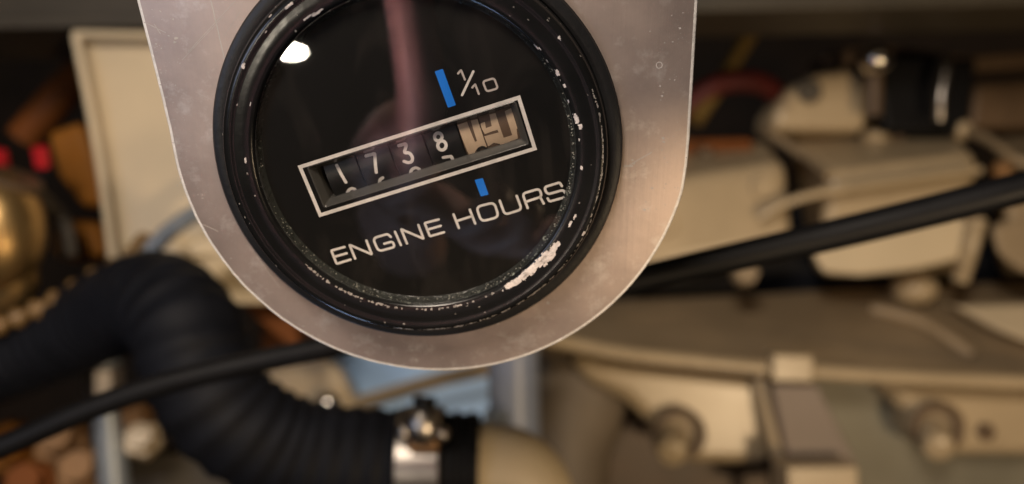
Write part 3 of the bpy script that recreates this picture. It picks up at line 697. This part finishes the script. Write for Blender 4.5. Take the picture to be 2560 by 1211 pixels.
# ports under the cable
hexa('exhaust_port', [(2020, 620, 392), (2400, 540, 392), (2440, 560, 392), (2400, 650, 392), (2290, 676, 392), (2150, 692, 392), (2055, 684, 392)], [(2060, 620, 440), (2400, 560, 440), (2430, 570, 440), (2380, 640, 440), (2290, 660, 440), (2150, 670, 440), (2080, 664, 440)], M_cream, 5)
hexa('exhaust_port', [(2470, 560, 390), (2800, 480, 390), (2800, 700, 390), (2560, 690, 390), (2490, 640, 390)], [(2500, 570, 440), (2800, 520, 440), (2800, 680, 440), (2570, 670, 440), (2510, 630, 440)], M_beige2, 5)
obj('port_rib', tube(catmull([P(2445, 545, 388), P(2425, 620, 390), P(2400, 700, 396)], 6), 4.2, 14), M_beige, eng)
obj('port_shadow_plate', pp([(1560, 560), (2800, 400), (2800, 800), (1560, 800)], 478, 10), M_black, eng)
obj('small_union', cyl(P(1855, 690, 400), (0, -1, .3), 6.5, 9, 6), M_beige2, eng)
obj('fuel_pipe', tube(catmull([P(1560, 716, 446), P(1700, 712, 446), P(1830, 706, 448)], 6), 4.2, 16), M_blk2, eng)
# top of the heads
obj('oil_filler_cap', prism([P(*q, 428) for q in ((1930, 325), (1938, 275), (1972, 218), (2035, 182), (2120, 168), (2175, 182), (2172, 330))], t=36), M_beige, eng, bevel=6, bseg=6)
obj('cap_slot', cyl(P(2022, 228, 426), (0, -1, 0), 6.5, 2.6, 20), M_shade, eng)
inj = obj('injector', pp([(2192, 142), (2445, 142), (2425, 338), (2212, 330)], 425, 34), M_blk2, eng, bevel=3)
obj('chrome_pin', tube(catmull([P(2366, 140, 413), P(2362, 185, 410), P(2352, 245, 409), P(2348, 300, 411)], 6), 2.6, 24), M_steel, inj)
obj('chrome_pin', tube([P(2184, 190, 414), P(2182, 290, 414)], 4.6, 24), M_brown, inj)
obj('dome_nut', ellipsoid(P(2190, 148, 408), 8.5, 8, 8.5), M_chrome, inj)
obj('rocker_bracket', prism([P(*q, 450) for q in ((2060, 130), (2200, 108), (2420, 140), (2700, 120), (2700, 160), (2400, 180), (2180, 150), (2060, 175))], t=24), M_brown, eng, bevel=2)
obj('rocker_cover', pp([(2440, 205), (2800, 190), (2800, 320), (2425, 322)], 440, 30), M_brown, eng, bevel=4)
obj('breather', ellipsoid(P(2310, 52, 430), 8, 8, 6), M_orange, eng)
# wires beside the plate
o = obj('yellow_wire', tube(catmull([P(1915, 20, 440), P(1860, 110, 436), P(1800, 210, 430), P(1740, 300, 420)], 8), 4.5, 14), M_yel); tag(o, 'yellow brown wire dropping beside the right edge of the plate', 'wire')
o = obj('red_hose', tube(catmull([P(1690, 290, 425), P(1745, 245, 425), P(1800, 210, 425), P(1890, 205, 430), P(1950, 240, 445)], 8), 6, 16), mat('red_hose_rubber', (.085, .006, .004), rough=.6)); tag(o, 'dark red hose curving right of the plate', 'hose')
o = obj('brown_block', pp([(1600, 350), (1880, 345), (1900, 400), (1600, 440)], 440, 30), M_rust, bevel=3); tag(o, 'small brown block between the red hose and the cylinder head', 'block')

for x, y in ((1660, 560), (1905, 470)):
    obj('casting_boss', cyl(P(x, y, 398), (0, -1, 0), 6, 3.5, 28), M_beige, eng)
obj('head_screw', cyl(P(1760, 395, 434), (0, -.2, 1), 5.5, 6, 6), M_brown, eng, sharp=20)
obj('head_screw', cyl(P(2240, 365, 438), (0, -.2, 1), 5.0, 6, 6), M_brown, eng, sharp=20)
obj('drain_plug', cyl(P(2460, 1078, 380), (0, -1, 0), 4.5, 3, 6), M_brown, eng, sharp=20)
obj('drip_stain_lip', tube(catmull([P(1500, 905, 384), P(1700, 928, 381), P(1900, 945, 380)], 6), 1.6, 10), M_brown, eng)

# ================================================================ the photographer's phone and hand, mirrored in the glass
M_phone = mat('phone_back', (.012, .012, .014), rough=.25, spec=.5)
r = tag(empty('phone'), 'black phone taking the picture, seen only mirrored as the dark area in the gauge glass', 'phone')
obj('phone_body', box((58, -6, -26), 164, 8, 76), M_phone, r, bevel=3, bseg=4)
obj('camera_island', box((4, -1.6, -1), 44, 1.6, 22), M_phone, r, bevel=.5)
M_skin = mat('skin', (.52, .30, .25), rough=.5, var=.15, vscale=40)
def skin_chain(name, verts, edges, parent, root=0):
    me = bpy.data.meshes.new(name); me.from_pydata([Vector(v[:3]) * MM for v in verts], edges, []); o = bpy.data.objects.new(name, me); C.objects.link(o)
    md = o.modifiers.new('skin', 'SKIN'); md.use_smooth_shade = True
    sv = me.skin_vertices[0].data
    for i, v in enumerate(verts): sv[i].radius = (v[3] * MM, (v[4] if len(v) > 4 else v[3]) * MM)
    sv[root].use_root = True
    sb = o.modifiers.new('sub', 'SUBSURF'); sb.levels = 2; sb.render_levels = 2
    me.materials.append(M_skin); o.parent = parent; return o
V_ = [(-52, -100, -215, 30, 26), (-52, -80, -175, 27, 22), (-50, -52, -137, 24, 17), (-46, -34, -112, 25, 13),      # forearm, wrist, palm
      (-36, -20, -86, 11), (-27, -10, -58, 11.5), (-24, -7, -34, 11), (-25, -6, -10, 10.5), (-27, -6, 14, 10),              # index finger along the phone's edge
      (-22, -14, -92, 10.5), (-8, 2, -92, 9), (2, 6, -80, 8.2), (4, 4, -68, 7),                                           # middle finger under the phone
      (-20, -22, -104, 10), (0, -2, -106, 8.6), (14, 6, -92, 8), (16, 4, -76, 6.8),                                       # ring finger
      (-22, -32, -116, 9), (6, -12, -116, 7.6), (26, 4, -104, 7), (30, 5, -88, 6),                                        # little finger
      (-56, -36, -104, 13), (-54, -32, -78, 11.5), (-42, -24, -58, 10), (-24, -22, -46, 8)]                               # thumb behind the phone
E_ = [(0, 1), (1, 2), (2, 3), (3, 4), (4, 5), (5, 6), (6, 7), (7, 8), (3, 9), (9, 10), (10, 11), (11, 12), (3, 13), (13, 14), (14, 15), (15, 16), (3, 17), (17, 18), (18, 19), (19, 20), (3, 21), (21, 22), (22, 23), (23, 24)]
r = tag(empty('hand'), 'pinkish hand gripping the edge of the phone, seen only mirrored in the gauge glass', 'hand')
skin_chain('hand_skin', V_, E_, r)
